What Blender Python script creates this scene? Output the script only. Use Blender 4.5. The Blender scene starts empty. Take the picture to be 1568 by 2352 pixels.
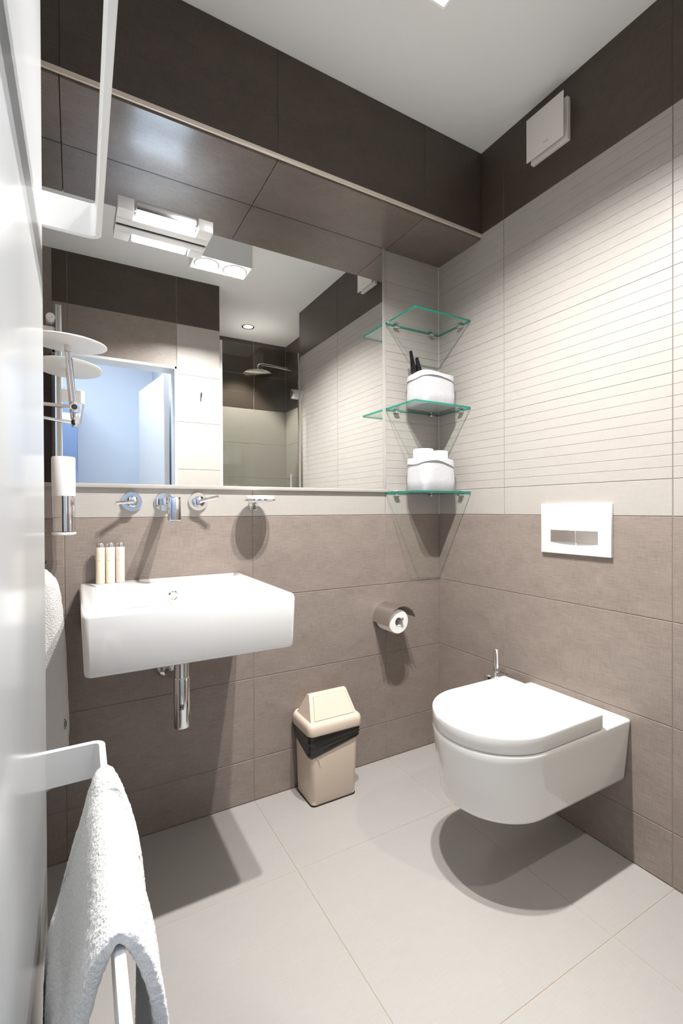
import bpy, bmesh, math, random
from mathutils import Vector, Matrix
random.seed(7)
PI = math.pi
scene = bpy.context.scene
C = scene.collection

# ------------------------------------------------------------------ camera
F_PX = 1079.59
yaw, pitch, roll = .5172, -.006, -.0041
fw = Vector((math.sin(yaw), math.cos(yaw), 0)); rt = Vector((math.cos(yaw), -math.sin(yaw), 0)); up = Vector((0, 0, 1))
fw, up = fw*math.cos(pitch) + up*math.sin(pitch), up*math.cos(pitch) - fw*math.sin(pitch)
rt, up = rt*math.cos(roll) + up*math.sin(roll), up*math.cos(roll) - rt*math.sin(roll)
cam_d = bpy.data.cameras.new('camera')
cam = bpy.data.objects.new('camera', cam_d); C.objects.link(cam)
cam.matrix_world = Matrix(((rt.x, up.x, -fw.x, -1.4736), (rt.y, up.y, -fw.y, -1.6734), (rt.z, up.z, -fw.z, 1.0805), (0, 0, 0, 1)))
cam_d.sensor_fit = 'HORIZONTAL'; cam_d.sensor_width = 36; cam_d.lens = F_PX/1568*36
cam_d.clip_start = .01
scene.camera = cam

# ------------------------------------------------------------------ world, exposure
w = bpy.data.worlds.new('world'); scene.world = w; w.use_nodes = True
w.node_tree.nodes['Background'].inputs[0].default_value = (.6, .75, 1, 1)
w.node_tree.nodes['Background'].inputs[1].default_value = .05
vs = scene.view_settings
vs.view_transform = 'Standard'; vs.look = 'None'; vs.gamma = 1; vs.use_curve_mapping = False
vs.exposure = 0.3
LAMP_W = 18.6      # each lamp of the ceiling box
SHOWER_W = 100
CORRIDOR_W = 26
MIRROR_LAMP_E = 12

# ------------------------------------------------------------------ materials
MATS = {}
def mat(name, color, rough=.5, metal=0, spec=.5, coat=0, coat_rough=.05, emit=None, emit_s=0, sss=0):
    m = bpy.data.materials.new(name); m.use_nodes = True
    b = m.node_tree.nodes['Principled BSDF']
    b.inputs['Base Color'].default_value = (*color, 1)
    b.inputs['Roughness'].default_value = rough
    b.inputs['Metallic'].default_value = metal
    b.inputs['Specular IOR Level'].default_value = spec
    b.inputs['Coat Weight'].default_value = coat
    b.inputs['Coat Roughness'].default_value = coat_rough
    if emit:
        b.inputs['Emission Color'].default_value = (*emit, 1); b.inputs['Emission Strength'].default_value = emit_s
    MATS[name] = m
    return m
def nt(m):
    return m.node_tree.nodes, m.node_tree.links
def linen(name, c0, c1, rough, amt=1.0, bump=.15, spec=.4):
    """stone tile printed and pressed with a woven linen pattern (UV in metres)"""
    m = mat(name, c0, rough, spec=spec); N, L = nt(m); b = N['Principled BSDF']
    uv = N.new('ShaderNodeUVMap'); oi = N.new('ShaderNodeObjectInfo')
    sc = N.new('ShaderNodeVectorMath'); sc.operation = 'SCALE'; sc.inputs[3].default_value = 7.3
    comb = N.new('ShaderNodeCombineXYZ')
    L.new(oi.outputs['Random'], comb.inputs[0]); L.new(oi.outputs['Random'], comb.inputs[1])
    L.new(comb.outputs[0], sc.inputs[0])
    add = N.new('ShaderNodeVectorMath'); add.operation = 'ADD'
    L.new(uv.outputs[0], add.inputs[0]); L.new(sc.outputs[0], add.inputs[1])
    def thread(sx, sy, detail):
        mp = N.new('ShaderNodeMapping'); mp.inputs['Scale'].default_value = (sx, sy, 1)
        L.new(add.outputs[0], mp.inputs[0])
        n = N.new('ShaderNodeTexNoise'); n.inputs['Scale'].default_value = 1; n.inputs['Detail'].default_value = detail; n.inputs['Roughness'].default_value = .6
        L.new(mp.outputs[0], n.inputs['Vector']); return n.outputs['Fac']
    h = thread(22, 380, 3); v = thread(420, 24, 2); big = thread(7, 13, 3)
    vw = N.new('ShaderNodeMath'); vw.operation = 'MULTIPLY_ADD'; vw.inputs[1].default_value = .6; vw.inputs[2].default_value = .2; L.new(v, vw.inputs[0])
    a1 = N.new('ShaderNodeMath'); a1.operation = 'ADD'; L.new(h, a1.inputs[0]); L.new(vw.outputs[0], a1.inputs[1])
    a2 = N.new('ShaderNodeMath'); a2.operation = 'MULTIPLY_ADD'; a2.inputs[1].default_value = .5; L.new(big, a2.inputs[0]); L.new(a1.outputs[0], a2.inputs[2])
    mr = N.new('ShaderNodeMapRange'); mr.inputs['From Min'].default_value = 1.25 - .38/amt; mr.inputs['From Max'].default_value = 1.25 + .38/amt
    L.new(a2.outputs[0], mr.inputs['Value'])
    mx = N.new('ShaderNodeMix'); mx.data_type = 'RGBA'
    mx.inputs['A'].default_value = (*c0, 1); mx.inputs['B'].default_value = (*c1, 1)
    L.new(mr.outputs[0], mx.inputs['Factor']); L.new(mx.outputs['Result'], b.inputs['Base Color'])
    rr = N.new('ShaderNodeMapRange'); rr.inputs['From Min'].default_value = .8; rr.inputs['From Max'].default_value = 1.7
    rr.inputs['To Min'].default_value = rough + .07; rr.inputs['To Max'].default_value = rough - .05
    L.new(a2.outputs[0], rr.inputs['Value']); L.new(rr.outputs[0], b.inputs['Roughness'])
    bp = N.new('ShaderNodeBump'); bp.inputs['Strength'].default_value = bump; bp.inputs['Distance'].default_value = .001
    L.new(a1.outputs[0], bp.inputs['Height']); L.new(bp.outputs[0], b.inputs['Normal'])
    return m
def fuzzy(name, color, scale, strength, rough=.9, c2=None, dist=.003):
    m = mat(name, color, rough, spec=.15); N, L = nt(m); b = N['Principled BSDF']
    b.inputs['Sheen Weight'].default_value = .25
    tc = N.new('ShaderNodeTexCoord'); n = N.new('ShaderNodeTexNoise'); n.inputs['Scale'].default_value = scale; n.inputs['Detail'].default_value = 4
    L.new(tc.outputs['Object'], n.inputs['Vector'])
    bp = N.new('ShaderNodeBump'); bp.inputs['Strength'].default_value = strength; bp.inputs['Distance'].default_value = dist
    L.new(n.outputs['Fac'], bp.inputs['Height']); L.new(bp.outputs[0], b.inputs['Normal'])
    if c2:
        mx = N.new('ShaderNodeMix'); mx.data_type = 'RGBA'; mx.inputs['A'].default_value = (*color, 1); mx.inputs['B'].default_value = (*c2, 1)
        mr = N.new('ShaderNodeMapRange'); mr.inputs['From Min'].default_value = .35; mr.inputs['From Max'].default_value = .65
        L.new(n.outputs['Fac'], mr.inputs['Value']); L.new(mr.outputs[0], mx.inputs['Factor']); L.new(mx.outputs['Result'], b.inputs['Base Color'])
    return m
def glass(name, tint, gloss_ior=1.5):
    m = bpy.data.materials.new(name); m.use_nodes = True; N, L = nt(m); N.clear()
    out = N.new('ShaderNodeOutputMaterial'); mix = N.new('ShaderNodeMixShader')
    lw = N.new('ShaderNodeLayerWeight'); lw.inputs['Blend'].default_value = .5
    pw = N.new('ShaderNodeMath'); pw.operation = 'POWER'; pw.inputs[1].default_value = 5; L.new(lw.outputs['Facing'], pw.inputs[0])
    fr = N.new('ShaderNodeMath'); fr.operation = 'MULTIPLY_ADD'; fr.inputs[1].default_value = .9; fr.inputs[2].default_value = .04; L.new(pw.outputs[0], fr.inputs[0])
    t = N.new('ShaderNodeBsdfTransparent'); t.inputs[0].default_value = (*tint, 1)
    g = N.new('ShaderNodeBsdfGlossy'); g.inputs['Roughness'].default_value = .01
    L.new(fr.outputs[0], mix.inputs[0]); L.new(t.outputs[0], mix.inputs[1]); L.new(g.outputs[0], mix.inputs[2]); L.new(mix.outputs[0], out.inputs[0])
    MATS[name] = m; return m

linen('tile_brown', (.185, .150, .129), (.345, .290, .256), .36, amt=.9, bump=.2)
linen('tile_cream', (.375, .350, .322), (.45, .424, .396), .42, amt=.8, bump=.12)
linen('tile_floor', (.335, .318, .300), (.395, .378, .360), .34, amt=.55, bump=.04)
linen('tile_soffit_shaded', (.110, .086, .071), (.200, .163, .140), .30, amt=1.0, bump=.2)  # brown tile darkened, the soffit's shade put into its colour
linen('tile_shaded', (.052, .039, .031), (.092, .071, .058), .38, amt=1.0, bump=.2)  # brown tile with the dimness of the upper walls put into its colour
mat('grout_dark', (.11, .095, .082), .9, spec=.1)
mat('grout_brown', (.27, .235, .21), .9, spec=.1)
mat('grout_cream', (.50, .45, .40), .9, spec=.1)
mat('grout_floor', (.42, .36, .30), .9, spec=.1)
mat('ceiling_paint', (.93, .94, .945), .8, spec=.2)
mat('corridor_paint', (.68, .73, .80), .7, spec=.2)
mat('corridor_dark', (.16, .24, .40), .5)
mat('white_frame', (.78, .79, .79), .35)
mat('mirror', (.93, .94, .93), 0.0, metal=1)
mat('chrome', (.86, .87, .88), .06, metal=1)
mat('brushed_steel', (.70, .655, .615), .30, metal=1)
mat('satin_steel', (.74, .73, .72), .24, metal=1)
mat('edge_light', (.58, .57, .54), .25, metal=.4)
mat('trim_metal', (.86, .77, .67), .3, metal=.35)
mat('ceramic', (.84, .835, .82), .12, spec=.5, coat=.6, coat_rough=.04)
mat('lacquer', (.45, .46, .465), .2, spec=.10)
mat('white_enamel', (.84, .84, .83), .25, spec=.5)
mat('white_plastic', (.80, .77, .73), .4)
mat('milk_glass', (.86, .85, .82), .2, spec=.5)
mat('beige_plastic', (.70, .585, .475), .3, spec=.45)
mat('bin_bag', (.012, .011, .010), .28, spec=.6)
mat('seal_grey', (.035, .042, .040), .3)
mat('dark_gap', (.02, .018, .016), .6)
mat('black_gloss', (.008, .008, .009), .12, spec=.6)
mat('glass_edge', (.015, .27, .20), .08, spec=.8, emit=None)
mat('silicone', (.62, .58, .53), .5)
glass('shelf_glass', (.955, .985, .972))
glass('shower_glass', (.80, .82, .80), 1.45)
def edge_glass():
    N, L = nt(MATS['glass_edge']); b = N['Principled BSDF']; out = N['Material Output']
    mx = N.new('ShaderNodeMixShader'); tr = N.new('ShaderNodeBsdfTransparent'); tr.inputs[0].default_value = (.12, .62, .48, 1); mx.inputs[0].default_value = .4
    L.new(b.outputs[0], mx.inputs[1]); L.new(tr.outputs[0], mx.inputs[2]); L.new(mx.outputs[0], out.inputs[0])
edge_glass()
fuzzy('terry', (.74, .735, .72), 260, .9, dist=.004)
fuzzy('terry_beige', (.80, .765, .73), 300, .7, dist=.003)
fuzzy('felt', (.60, .60, .62), 330, .35, c2=(.50, .51, .53), dist=.0015)
fuzzy('paper', (.88, .87, .85), 160, .25, dist=.001)
mat('soap_yellow', (.72, .64, .50), .3, spec=.5)
mat('soap_cream', (.78, .74, .60), .3, spec=.5)
mat('soap_pink', (.74, .60, .54), .3, spec=.5)
mat('print_grey', (.42, .38, .36), .6)
mat('tag_lilac', (.62, .62, .72), .7)
mat('lamp_white', (.85, .85, .84), .35)
mat('lens', (1, 1, 1), .3, emit=(1, .96, .9), emit_s=9)
mat('opal', (.9, .9, .88), .4, emit=(1, .97, .92), emit_s=2.2)
mat('lens_up', (1, 1, 1), .3, emit=(.62, .80, 1), emit_s=36)
mat('lens_bar', (1, 1, 1), .3, emit=(1, .97, .93), emit_s=MIRROR_LAMP_E)
mat('dark_metal', (.05, .05, .05), .4, metal=.5)

# ------------------------------------------------------------------ helpers
def link_mesh(name, bm, m, parent=None, smooth=None, uv=None):
    me = bpy.data.meshes.new(name)
    bmesh.ops.recalc_face_normals(bm, faces=bm.faces)
    bm.to_mesh(me); bm.free()
    ms = m if isinstance(m, (list, tuple)) else [m]
    for x in ms: me.materials.append(MATS[x])
    if smooth is not None:
        for p in me.polygons: p.use_smooth = True
        me.set_sharp_from_angle(angle=math.radians(smooth))
    o = bpy.data.objects.new(name, me); C.objects.link(o)
    if parent is not None:
        o.parent = parent
        base = parent.get('_w', None)
        off = Vector(base) if base is not None else Vector((0, 0, 0))
        me.transform(Matrix.Translation(-off)); o['_w'] = tuple(off)
    return o
def thing(name, label, cat, loc, group=None):
    o = bpy.data.objects.new(name, None); C.objects.link(o); o.location = loc; o.empty_display_size = .02
    o['label'] = label; o['category'] = cat; o['_w'] = tuple(loc)
    if group: o['group'] = group
    return o
def tag(o, label, cat, group=None):
    o['label'] = label; o['category'] = cat
    if group: o['group'] = group
    return o
def struct(o):
    o['kind'] = 'structure'; return o
def B(): return bmesh.new()
def box(bm, x0, x1, y0, y1, z0, z1, bev=0, seg=2):
    r = bmesh.ops.create_cube(bm, size=1)
    vs_ = r['verts']
    for v in vs_:
        v.co = Vector(((x0+x1)/2 + v.co.x*(x1-x0), (y0+y1)/2 + v.co.y*(y1-y0), (z0+z1)/2 + v.co.z*(z1-z0)))
    if bev:
        es = list({e for v in vs_ for e in v.link_edges})
        bmesh.ops.bevel(bm, geom=es, offset=bev, segments=seg, affect='EDGES', profile=.5)
    return bm
def cyl(bm, p0, p1, r0, r1=None, n=32, cap=True):
    p0, p1 = Vector(p0), Vector(p1); r1 = r0 if r1 is None else r1
    d = (p1-p0).normalized(); a = d.orthogonal().normalized(); b = d.cross(a)
    A = [bm.verts.new(p0 + (a*math.cos(t) + b*math.sin(t))*r0) for t in [2*PI*i/n for i in range(n)]]
    D = [bm.verts.new(p1 + (a*math.cos(t) + b*math.sin(t))*r1) for t in [2*PI*i/n for i in range(n)]]
    for i in range(n): bm.faces.new((A[i], A[(i+1) % n], D[(i+1) % n], D[i]))
    if cap: bm.faces.new(A[::-1]); bm.faces.new(D)
    return bm
def lathe(bm, prof, origin, axis='z', n=40):
    """prof: list of (r, h) along the axis"""
    o = Vector(origin); rings = []
    def pt(r, h, t):
        if axis == 'z': return o + Vector((r*math.cos(t), r*math.sin(t), h))
        if axis == 'y': return o + Vector((r*math.cos(t), h, r*math.sin(t)))
        return o + Vector((h, r*math.cos(t), r*math.sin(t)))
    for r, h in prof:
        if r < 1e-6: rings.append([bm.verts.new(pt(0, h, 0))])
        else: rings.append([bm.verts.new(pt(r, h, 2*PI*i/n)) for i in range(n)])
    for a, b in zip(rings, rings[1:]):
        if len(a) == 1 and len(b) == 1: continue
        for i in range(n):
            j = (i+1) % n
            if len(a) == 1: bm.faces.new((a[0], b[j], b[i]))
            elif len(b) == 1: bm.faces.new((a[i], a[j], b[0]))
            else: bm.faces.new((a[i], a[j], b[j], b[i]))
    return bm
def tube(bm, pts, r, n=14):
    pts = [Vector(p) for p in pts]; rings = []
    prev = None
    for i, p in enumerate(pts):
        d = (pts[min(i+1, len(pts)-1)] - pts[max(i-1, 0)]).normalized()
        if prev is None: a = d.orthogonal().normalized()
        else: a = (prev - d*prev.dot(d)).normalized()
        prev = a; b = d.cross(a); rr = r[i] if isinstance(r, (list, tuple)) else r
        rings.append([bm.verts.new(p + (a*math.cos(t) + b*math.sin(t))*rr) for t in [2*PI*k/n for k in range(n)]])
    for A, D in zip(rings, rings[1:]):
        for i in range(n): bm.faces.new((A[i], A[(i+1) % n], D[(i+1) % n], D[i]))
    bm.faces.new(rings[0][::-1]); bm.faces.new(rings[-1])
    return bm
def loft(bm, loops, cap0=True, cap1=True):
    R = [[bm.verts.new(Vector(p)) for p in lp] for lp in loops]
    n = len(R[0])
    for a, b in zip(R, R[1:]):
        for i in range(n): bm.faces.new((a[i], a[(i+1) % n], b[(i+1) % n], b[i]))
    if cap0: bm.faces.new(R[0][::-1])
    if cap1: bm.faces.new(R[-1])
    return bm
def rrect(x0, x1, y0, y1, r, z, n=6):
    P = []
    for cx, cy, a0 in ((x1-r, y1-r, 0), (x0+r, y1-r, PI/2), (x0+r, y0+r, PI), (x1-r, y0+r, 1.5*PI)):
        for i in range(n+1):
            t = a0 + PI/2*i/n; P.append((cx + r*math.cos(t), cy + r*math.sin(t), z))
    return P
def catmull(pts, n=8):
    P = [Vector(p) for p in pts]; out = []
    for i in range(len(P)-1):
        p0, p1, p2, p3 = P[max(i-1, 0)], P[i], P[i+1], P[min(i+2, len(P)-1)]
        for k in range(n):
            t = k/n
            out.append(.5*((2*p1) + (p2-p0)*t + (2*p0-5*p1+4*p2-p3)*t*t + (-p0+3*p1-3*p2+p3)*t**3))
    out.append(P[-1]); return out

# ------------------------------------------------------------------ tiled surfaces
TILE_CACHE = {}
def tile_mesh(wd, ht, m, strips):
    """one tile: front face at local z=0 looking along +z, u along x, v along y, softened edges, optional pressed grooves"""
    key = (round(wd, 4), round(ht, 4), m, round(strips, 4) if strips else 0)
    if key in TILE_CACHE: return TILE_CACHE[key]
    bm = B(); g = .0013; e = .0010; T = .008
    def slab(u0, u1, v0, v1, zt, zb, ch):
        lo = [bm.verts.new(c) for c in ((u0, v0, zb), (u1, v0, zb), (u1, v1, zb), (u0, v1, zb))]
        mi = [bm.verts.new(c) for c in ((u0, v0, zt-ch), (u1, v0, zt-ch), (u1, v1, zt-ch), (u0, v1, zt-ch))]
        hi = [bm.verts.new(c) for c in ((u0+ch, v0+ch, zt), (u1-ch, v0+ch, zt), (u1-ch, v1-ch, zt), (u0+ch, v1-ch, zt))]
        for a, b in ((lo, mi), (mi, hi)):
            for i in range(4): bm.faces.new((a[i], a[(i+1) % 4], b[(i+1) % 4], b[i]))
        bm.faces.new(hi); bm.faces.new(lo[::-1])
    if not strips: slab(g, wd-g, g, ht-g, 0, -T, e)
    else:
        slab(g, wd-g, .0003, ht-.0003, -.0009, -T, .0003)
        v = 0.0
        while v < ht - 1e-4:
            v1 = min(v + strips, ht); s = .0006
            a, b = v+s, v1-s
            if b - a > .004: slab(g, wd-g, a, b, 0, -.0010, .0004)
            v = v1
    uvl = bm.loops.layers.uv.new('UVMap')
    for f in bm.faces:
        for l in f.loops: l[uvl].uv = (l.vert.co.x, l.vert.co.y)
    bmesh.ops.recalc_face_normals(bm, faces=bm.faces)
    me = bpy.data.meshes.new('tile'); bm.to_mesh(me); bm.free(); me.materials.append(MATS[m])
    TILE_CACHE[key] = me; return me
def tiles(parent, origin, U, V, us, vs_, m, strips=None, jitter=0):
    """grid of single tiles on the plane origin + u*U + v*V, facing U x V; us and vs_ are joint positions"""
    U, V = Vector(U), Vector(V); Nn = U.cross(V); o = Vector(origin)
    for a, b in zip(us, us[1:]):
        for c, d in zip(vs_, vs_[1:]):
            if b-a < .006 or d-c < .006: continue
            t = bpy.data.objects.new('tile', tile_mesh(b-a, d-c, m, strips)); C.objects.link(t)
            p = o + U*a + V*c + Nn*random.uniform(-jitter, jitter)
            t.matrix_local = Matrix(((U.x, V.x, Nn.x, p.x), (U.y, V.y, Nn.y, p.y), (U.z, V.z, Nn.z, p.z), (0, 0, 0, 1)))
            t.parent = parent
GR = .0016   # grout sits this far behind the tile faces
def backing(name, boxes, m):
    bm = B()
    for b in boxes: box(bm, *b)
    return struct(link_mesh(name, bm, m))

ZC = 2.5495; ZS = 2.203; BD = .2647; YO = -1.432; XL = -1.68
rows_low = [0, .156, .456, .756, 1.056]
rows_str = [1.164, 1.464, 1.764, 2.064, 2.216]

# floor
fl = backing('floor', [(-3.2, .5, -3.4, .1, -.1, -GR)], 'grout_floor')
tiles(fl, (0, 0, 0), (1, 0, 0), (0, 1, 0), [XL, -1.5, -.9, -.3, 0], [-1.586, -.986, -.387, 0], 'tile_floor')
tiles(fl, (0, 0, 0), (1, 0, 0), (0, 1, 0), [-2.7, -2.1, -1.5, -.9, -.64], [-2.786, -2.186, -1.586], 'tile_floor')
tiles(fl, (0, 0, 0), (1, 0, 0), (0, 1, 0), [-.62, -.3, .2], [-2.3, -2.186, -1.586], 'tile_floor')
# ceiling
bm = B(); box(bm, -3.2, .5, -3.4, .1, ZC, ZC+.08); struct(link_mesh('ceiling', bm, 'ceiling_paint'))
# back wall
wb = backing('wall_back', [(XL-.1, .1, GR, .12, 0, ZC)], 'grout_brown')
tiles(wb, (0, 0, 0), (1, 0, 0), (0, 0, 1), [XL, -1.5, -.9, -.303, 0], rows_low, 'tile_brown')
tiles(wb, (0, 0, 0), (1, 0, 0), (0, 0, 1), [XL, -1.5, -.9, -.303, 0], [1.056, 1.158], 'tile_cream')
tiles(wb, (0, 0, 0), (1, 0, 0), (0, 0, 1), [-.303, 0], [1.158]+rows_str[1:4]+[ZS], 'tile_cream', strips=.0333)
# right wall
wr = backing('wall_right', [(GR, .12, -1.563, .1, 0, ZC)], 'grout_brown')
ysr = [0, .38, .98, 1.555]
tiles(wr, (0, 0, 0), (0, -1, 0), (0, 0, 1), ysr, rows_low, 'tile_brown')
tiles(wr, (0, 0, 0), (0, -1, 0), (0, 0, 1), ysr, [1.056, 1.164], 'tile_cream')
tiles(wr, (0, 0, 0), (0, -1, 0), (0, 0, 1), ysr, rows_str, 'tile_cream', strips=.0333)
tiles(wr, (0, 0, 0), (0, -1, 0), (0, 0, 1), ysr, [2.216, ZC], 'tile_shaded')
bm = B(); box(bm, GR-.0004, .05, -1.563, 0, 2.2165, ZC); link_mesh('grout_bed', bm, 'grout_dark', wr)
# beam above the mirror
be = backing('wall_beam', [(XL, -.001, -BD+GR, 0, ZS+GR, ZC)], 'grout_dark')
tiles(be, (0, -BD, 0), (1, 0, 0), (0, 0, 1), [XL, -1.5, -.9, -.3, 0], [ZS+.012, ZC], 'tile_shaded')
tiles(be, (0, -BD, ZS), (1, 0, 0), (0, 1, 0), [XL, -1.5, -.9, -.3, 0], [.004, BD-.001], 'tile_soffit_shaded')
bm = B(); box(bm, XL, -.001, -BD-.0035, -BD+.004, ZS-.0015, ZS+.0125, .0012)
struct(link_mesh('trim_1', bm, 'trim_metal', smooth=40))
# left wall
wl = backing('wall_left', [(XL-.12, XL-GR, YO-.12, .1, 0, ZC)], 'grout_brown')
tiles(wl, (XL, 0, 0), (0, 1, 0), (0, 0, 1), [YO, -1.2, -.6, 0], rows_low+[1.356, 1.656, 1.956, 2.256, ZC], 'tile_brown')
# wall with the doorway, facing the mirror
XD0, XD1, ZD = -1.575, -.905, 1.98
wf = backing('wall_front', [(XL-.1, XD0-.002, YO-.118, YO-GR, 0, ZC), (XD1+.002, -.634, YO-.118, YO-GR, 0, ZC), (XD0-.002, XD1+.002, YO-.118, YO-GR, ZD+.002, ZC)], 'grout_brown')
F = dict(origin=(0, YO, 0), U=(-1, 0, 0), V=(0, 0, 1))
tiles(wf, F['origin'], F['U'], F['V'], [1.575, -XL], rows_low+[1.356, 1.656, 1.956, 2.256, ZC], 'tile_brown')
tiles(wf, F['origin'], F['U'], F['V'], [.905, 1.5, 1.575], [ZD, 2.254], 'tile_brown')
tiles(wf, F['origin'], F['U'], F['V'], [.905, 1.5, 1.575], [2.254, ZC], 'tile_shaded')
tiles(wf, F['origin'], F['U'], F['V'], [.633, .905], rows_low, 'tile_brown')
tiles(wf, F['origin'], F['U'], F['V'], [.633, .905], [1.056, 1.338, 1.638, 1.938, 2.254], 'tile_cream')
tiles(wf, F['origin'], F['U'], F['V'], [.633, .905], [2.254, ZC], 'tile_shaded')
# shower recess
ws = backing('wall_shower', [(-.75, .35, -2.42, -2.3-GR, 0, ZC), (.2+GR, .32, -2.42, -1.5, 0, ZC), (-.75, -.62-GR, -2.42, YO-.118, 0, ZC), (.1, .32, -1.60, -1.564, 0, ZC)], 'grout_cream')
S = dict(origin=(0, -2.3, 0), U=(-1, 0, 0), V=(0, 0, 1))
for (o_, u_, us_) in (((0, -2.3, 0), (-1, 0, 0), [-.2, .1, .62]), ((.2, 0, 0), (0, -1, 0), [1.564, 1.9, 2.3]), ((-.62, 0, 0), (0, 1, 0), [-2.3, -1.9, -1.55])):
    tiles(ws, o_, u_, (0, 0, 1), us_, [0, .156, .456, .756, 1.056, 1.356, 1.656, 1.956], 'tile_cream')
    tiles(ws, o_, u_, (0, 0, 1), us_, [1.956, 2.256, ZC], 'tile_shaded')  # shade above the shower lamp's beam put in as darker tiles
# corridor beyond the doorway
cw = backing('wall_corridor', [(-3.2, -.75, -3.0, -2.9, 0, ZC), (-.85, -.75, -2.9, YO-.118, 0, ZC), (-3.2, -3.1, -3.0, YO-.118, 0, ZC), (-3.1, XL-.1, YO-.2, YO-.118, 0, ZC)], 'corridor_paint')
# silicone line in the tile corner
bm = B(); box(bm, -.003, 0, -.003, 0, 1.056, ZS); struct(link_mesh('trim_2', bm, 'silicone'))
# cream ledge under the mirror
bm = B(); box(bm, XL, -.303, -.013, 0, 1.152, 1.165, .002); struct(link_mesh('trim_3', bm, 'tile_cream', smooth=40))

# ------------------------------------------------------------------ lamps of the room, added corridor light
def make_ceiling_lamp():
    t = thing('ceiling_lamp', 'white box-shaped ceiling lamp with two glowing lenses underneath', 'lamp', (-.79, -.825, ZC))
    bm = B(); x0, x1, y0, y1, z0 = -.94, -.64, -.90, -.75, 2.36
    loft(bm, [rrect(x0, x1, y0, y1, .004, ZC-.0005, 3), rrect(x0, x1, y0, y1, .004, z0, 3), rrect(x0+.006, x1-.006, y0+.006, y1-.006, .003, z0, 3), rrect(x0+.006, x1-.006, y0+.006, y1-.006, .003, z0+.008, 3)])
    link_mesh('housing', bm, 'lamp_white', t, smooth=40)
    bm = B(); box(bm, x0+.0065, x1-.0065, y0+.0065, y1-.0065, z0+.003, z0+.0075); link_mesh('diffuser', bm, 'opal', t)
    for x in (-.865, -.715):
        bm = B(); lathe(bm, [(.066, .004), (.066, -.001), (.060, -.004), (.054, -.001), (.052, .002)], (x, -.825, z0), n=40)
        link_mesh('lens_ring', bm, 'lamp_white', t, smooth=40)
        bm = B(); lathe(bm, [(0, .002), (.03, .0012), (.052, .0015)], (x, -.825, z0), n=40)
        link_mesh('lens', bm, 'lens', t, smooth=60)
        d = bpy.data.lights.new('lamp_light', 'AREA'); d.energy = LAMP_W; d.color = (1, .975, .95)
        d.shape = 'DISK'; d.size = .035; d.spread = math.radians(139)
        l = bpy.data.objects.new('lamp_light', d); C.objects.link(l); l.parent = t
        l.location = Vector((x, -.825, z0-.012)) - t.location
    return t
make_ceiling_lamp()
def make_shower_lamp():
    t = thing('shower_downlight', 'small round downlight in the ceiling of the shower', 'lamp', (-.25, -2.0, ZC))
    bm = B(); lathe(bm, [(.05, 0), (.05, -.004), (.038, -.004), (.036, -.001)], (-.25, -2.0, ZC), n=32); link_mesh('ring', bm, 'satin_steel', t, smooth=40)
    bm = B(); lathe(bm, [(0, -.002), (.037, -.002)], (-.25, -2.0, ZC), n=32); link_mesh('lens', bm, 'lens', t)
    d = bpy.data.lights.new('shower_light', 'SPOT'); d.energy = SHOWER_W; d.color = (1, .93, .84)
    d.spot_size = math.radians(84); d.spot_blend = .4; d.shadow_soft_size = .03
    l = bpy.data.objects.new('shower_light', d); C.objects.link(l); l.parent = t; l.location = (0, 0, -.01)
make_shower_lamp()
d = bpy.data.lights.new('corridor_fill_light', 'AREA'); d.energy = CORRIDOR_W; d.color = (.78, .88, 1); d.shape = 'RECTANGLE'; d.size = 1.1; d.size_y = .16  # added area light without a fitting, stands in for daylight in the corridor
l = bpy.data.objects.new('corridor_fill_light', d); C.objects.link(l); l.location = (-1.5, -1.70, ZC-.02)

# ------------------------------------------------------------------ wall mirror
t = thing('wall_mirror', 'large frameless wall mirror above the washbasin', 'mirror', (-.99, -.006, 1.165))
bm = B(); box(bm, XL, -.321, -.009, -.001, 1.165, ZS-.0085); link_mesh('mirror_pane', bm, 'mirror', t)
bm = B(); box(bm, -.322, -.3045, -.0105, -.001, 1.165, ZS-.003, .002); link_mesh('edge_strip', bm, 'edge_light', t, smooth=40)
bm = B(); box(bm, XL, -.321, -.0105, -.001, ZS-.0088, ZS-.0008); link_mesh('seal', bm, 'seal_grey', t)

# ------------------------------------------------------------------ mirror lamp
t = thing('mirror_lamp', 'white bracket lamp with a glowing bar fixed on the wall mirror', 'lamp', (-1.21, -.012, 2.015))
x0, x1, yb, yf, z0, z1 = -1.353, -1.066, -.0125, -.103, 1.997, 2.034
for a, b in ((x0, x0+.046), (x1-.046, x1)):
    bm = B(); box(bm, a, b, yf, -.048, z0, z1, .0005); link_mesh('arm', bm, 'white_enamel', t, smooth=40)
bm = B(); box(bm, x0, x1, -.05, -.016, z0, z1, .0005); link_mesh('base', bm, 'white_enamel', t, smooth=40)
bm = B(); box(bm, x0+.004, x1-.004, -.0165, -.0105, z0+.003, z1-.003); link_mesh('backplate', bm, 'dark_metal', t)
bm = B(); box(bm, x0+.053, x1-.053, -.1025, -.055, z0+.009, z1, .0015); hd = link_mesh('lamp_head', bm, 'satin_steel', t, smooth=40)
bm = B(); box(bm, x0+.055, x1-.055, -.098, -.057, z0+.0005, z0+.0095, .003); link_mesh('glowing_bar', bm, 'lens_bar', t, smooth=40)
bm = B(); box(bm, x0+.06, x1-.06, -.098, -.066, z1-.001, z1+.0015); link_mesh('top_glow', bm, 'lens_up', t)
for x in (x0+.0495, x1-.0495):
    bm = B(); cyl(bm, (x-.004, -.078, z0+.018), (x+.004, -.078, z0+.018), .004, n=12); link_mesh('pivot', bm, 'chrome', t, smooth=40)

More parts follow.
